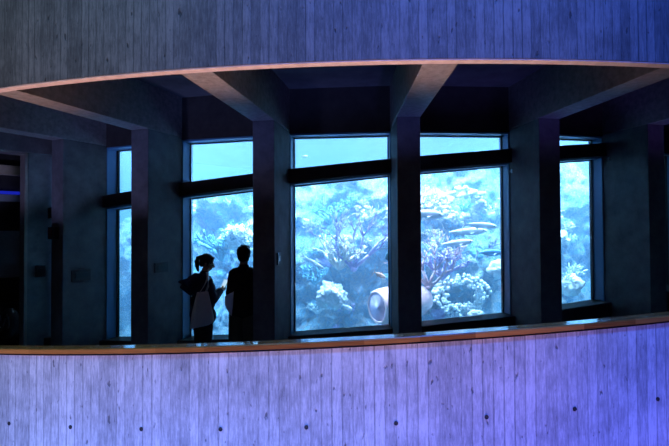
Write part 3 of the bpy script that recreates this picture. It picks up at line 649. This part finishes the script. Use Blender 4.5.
def slab(P, pts, y, th, mb):  # flat sewn bag: outline (x, z) at depth y, rounded by an inflated middle
    n = len(pts); cxm = sum(p[0] for p in pts) / n; czm = sum(p[1] for p in pts) / n; rg = []
    for k, q in ((.02, 1.0), (.5, .9), (.85, .65), (1, .12), (1, -.12), (.85, -.65), (.5, -.9), (.02, -1.0)):
        rg.append([P(cxm + (px - cxm) * k, y + q * th, czm + (pz - czm) * k) for px, pz in pts])
    return mb.rings(rg)
slab(P, [(-.212, 1.10), (-.095, 1.16), (-.105, .98), (-.125, .84), (-.19, .93), (-.212, 1.0)], -.175, .016, MB()).build('pouch', MT['palebag'], bgm, True)
MB().tube([P(-.12, -.17, 1.14), P(-.05, -.165, 1.27), P(.05, -.13, 1.38), P(.10, -.05, 1.465), P(.10, .06, 1.44)], .010, 6, 1).build('strap', MT['blacktee'], bgm, True)
# --- the woman with the tote bag, facing right and looking down at her phone
ty = -.2172; zf = floorz(ty)
wo = rp(10.08, ty, zf); P, Rm = local(wo, ty - .62)
wm = thing('person', 'person with a ponytail and dark hooded jacket looking down at a phone', 'person', wo)
b = MB(); k_ = .955
Pq = lambda x, y, z: P(x * k_, y * k_, z * k_)
for s in (-1, 1):
    b.cap_(Pq(s * .09, 0, .90), Pq(s * .10, .01, .50), .095, .058); b.cap_(Pq(s * .10, .01, .50), Pq(s * .10, -.02, .09), .058, .037); b.cap_(Pq(s * .10, -.03, .045), Pq(s * .115, .13, .03), .036, .030)
b.cap_(Pq(-.085, 0, .93), Pq(.085, 0, .93), .115, .115); b.cap_(Pq(-.05, 0, 1.12), Pq(.05, 0, 1.12), .10, .10); b.cap_(Pq(-.08, 0, 1.28), Pq(.08, 0, 1.28), .105, .105)
b.cap_(Pq(-.13, 0, 1.40), Pq(.13, 0, 1.40), .055, .055); b.cap_(Pq(0, 0, 1.40), Pq(0, .035, 1.53), .052, .047)
EL = {-1: (-.225, .03, 1.13), 1: (.225, .05, 1.13)}; WR = {-1: (-.10, .22, 1.20), 1: (.075, .235, 1.225)}
for s in (-1, 1): b.cap_(Pq(s * .17, 0, 1.39), Pq(*EL[s]), .05, .038); b.cap_(Pq(*EL[s]), Pq(*WR[s]), .038, .027)
hand(b, Pq(*WR[1]), Rm @ Vector((-.25, .9, .45)), Rm @ Vector((-.6, 0, .8)), Rm @ Vector((-.8, -.1, -.3)), .92, .9)
hand(b, Pq(*WR[-1]), Rm @ Vector((.45, .8, .25)), Rm @ Vector((.5, 0, .8)), Rm @ Vector((.7, -.2, .3)), .92, .6)
H, N = head(b, P, Rm @ Matrix.Rotation(-.55, 3, 'Z'), (0, .065, 1.555), .38, .95)
remesh(b, 'body', MT['skin'], wm, .009, 3)
h = MB(); h.ball(H(0, -.026, .036), (.086, .098, .092), 20, 12, N); h.ball(H(0, -.06, -.01), (.07, .055, .07), 16, 10, N); h.cap_(H(-.05, .05, .09), H(.05, .05, .09), .022, .022)
for s in (-1, 1): h.cap_(H(s * .074, .03, .05), H(s * .076, .02, -.03), .014, .008)
h.cap_(H(0, -.11, .05), H(0, -.135, .03), .032, .030)
remesh(h, 'hair', MT['hair'], wm, .007, 2)
for s in (-1, 1): MB().ball(H(s * .031, .080, .002), (.013, .010, .009), 10, 8, N).build('eye', MT['shoe'], wm, True)
h = MB(); h0 = H(0, -.125, .045); Dn = Rm @ Matrix.Rotation(-.55, 3, 'Z') @ Vector((0, -1, 0)); Zn = Vector((0, 0, -1)); h.tube([h0, h0 + Dn * .035 + Zn * .012, h0 + Dn * .048 + Zn * .06, h0 + Dn * .042 + Zn * .12, h0 + Dn * .03 + Zn * .18, h0 + Dn * .025 + Zn * .205], [.022, .030, .033, .030, .02, .004], 10); remesh(h, 'ponytail', MT['hair'], wm, .007, 2)
t = MB()
t.cap_(Pq(-.14, 0, 1.40), Pq(.14, 0, 1.40), .070, .070); t.cap_(Pq(-.10, 0, 1.27), Pq(.10, 0, 1.27), .132, .132); t.cap_(Pq(-.10, 0, 1.08), Pq(.10, 0, 1.08), .130, .130); t.cap_(Pq(-.11, 0, .90), Pq(.11, 0, .90), .138, .138)
t.cap_(Pq(0, .0, 1.42), Pq(0, .02, 1.47), .08, .066)
for s in (-1, 1): t.cap_(Pq(s * .165, 0, 1.385), Pq(*EL[s]), .068, .060); e_ = Vector(EL[s]); w_ = Vector(WR[s]); q = e_ + (w_ - e_) * .93; t.cap_(Pq(*e_), Pq(*q), .062, .046)
remesh(t, 'jacket', MT['navy'], wm, .012, 3)
t = MB()  # hood hanging and sticking out behind
t.cap_(Pq(-.09, -.07, 1.44), Pq(.09, -.07, 1.44), .05, .05); t.cap_(Pq(-.08, -.13, 1.40), Pq(.08, -.13, 1.40), .06, .06); t.cap_(Pq(-.05, -.19, 1.36), Pq(.05, -.19, 1.36), .05, .05); t.cap_(Pq(-.02, -.16, 1.37), Pq(-.13, -.30, 1.375), .07, .014); t.cap_(Pq(-.04, -.15, 1.26), Pq(-.10, -.26, 1.30), .08, .03)
t.cap_(Pq(-.10, -.03, 1.45), Pq(-.06, .08, 1.43), .035, .02); t.cap_(Pq(.10, -.03, 1.45), Pq(.06, .08, 1.43), .035, .02)
remesh(t, 'hood', MT['navy'], wm, .010, 3)
t = MB(); t.cap_(Pq(-.07, 0, .90), Pq(.07, 0, .90), .128, .128)
for s in (-1, 1): t.cap_(Pq(s * .09, 0, .86), Pq(s * .10, 0, .48), .108, .078); t.cap_(Pq(s * .10, 0, .48), Pq(s * .10, -.02, .10), .078, .062)
remesh(t, 'trousers', MT['darkpants'], wm, .012, 3)
for s in (-1, 1):
    t = MB(); t.cap_(Pq(s * .10, -.045, .05), Pq(s * .12, .14, .035), .048, .040); t.box(Pq(s * .11, .045, .016), (.095, .28, .03), 0, Rm); remesh(t, 'shoe', MT['shoe'], wm, .01, 2)
# phone held in the right hand
ph = thing('phone', 'small phone with a bright screen held up by the person with the ponytail', 'phone', Pq(.02, .31, 1.30))
PM = Rm @ Matrix.Rotation(.5, 3, 'Z') @ Matrix.Rotation(-.75, 3, 'X')
c = Pq(.02, .325, 1.315)
MB().box(c, (.075, .009, .15), 0, PM).build('case', MT['black'], ph, bevel=.003); MB().box(c + PM @ Vector((0, -.0055, 0)), (.067, .002, .138), 0, PM).build('screen', MT['screen'], ph)
# tote bag on the right side, straps over the right shoulder
tb = thing('tote_bag', 'pale undyed canvas tote bag hanging from the shoulder of the person with the ponytail', 'bag', P(.22, -.05, .80))
Q = lambda x, y, z: P(x, y, z)
def tote(u, z, q): return P(.235 + q - .03 * (1.15 - z), -.105 + u * .9, z)
rows = [(1.20, .085), (1.16, .095), (1.05, .125), (.95, .15), (.85, .17), (.79, .18), (.765, .172)]; rg = []
for z, hw in rows:
    th = .012 + .035 * sin((1.2 - z) / .435 * 2.6); ring_ = []
    for k in range(24):
        a = 2 * PI * k / 24; ca = cos(a); sa = sin(a)
        ring_.append(tote(hw * (abs(ca) ** .5) * (1 if ca >= 0 else -1), z - .012 * (1 - abs(ca)) * (z < .8) + .03 * ca * (z < .9), th * (abs(sa) ** .8) * (1 if sa >= 0 else -1) + .008 * nz((ca * 3, z * 9, 1))))
    rg.append(ring_)
MB().rings(rg).build('pouch', MT['canvas'], tb, True)
for q, y0, y1 in ((.014, -.055, -.02), (-.014, .055, .01)):
    MB().tube([tote(y0, 1.19, q), P(.262 + q * .4, -.07 + y0 * .6, 1.27), P(.235, -.03 + y1 * .5, 1.36), P(.185, -.01 + y1 * .3, 1.415), P(.135, .0 + y1 * .3, 1.435)], .013, 6, .35).build('strap', MT['canvas'], tb, True)
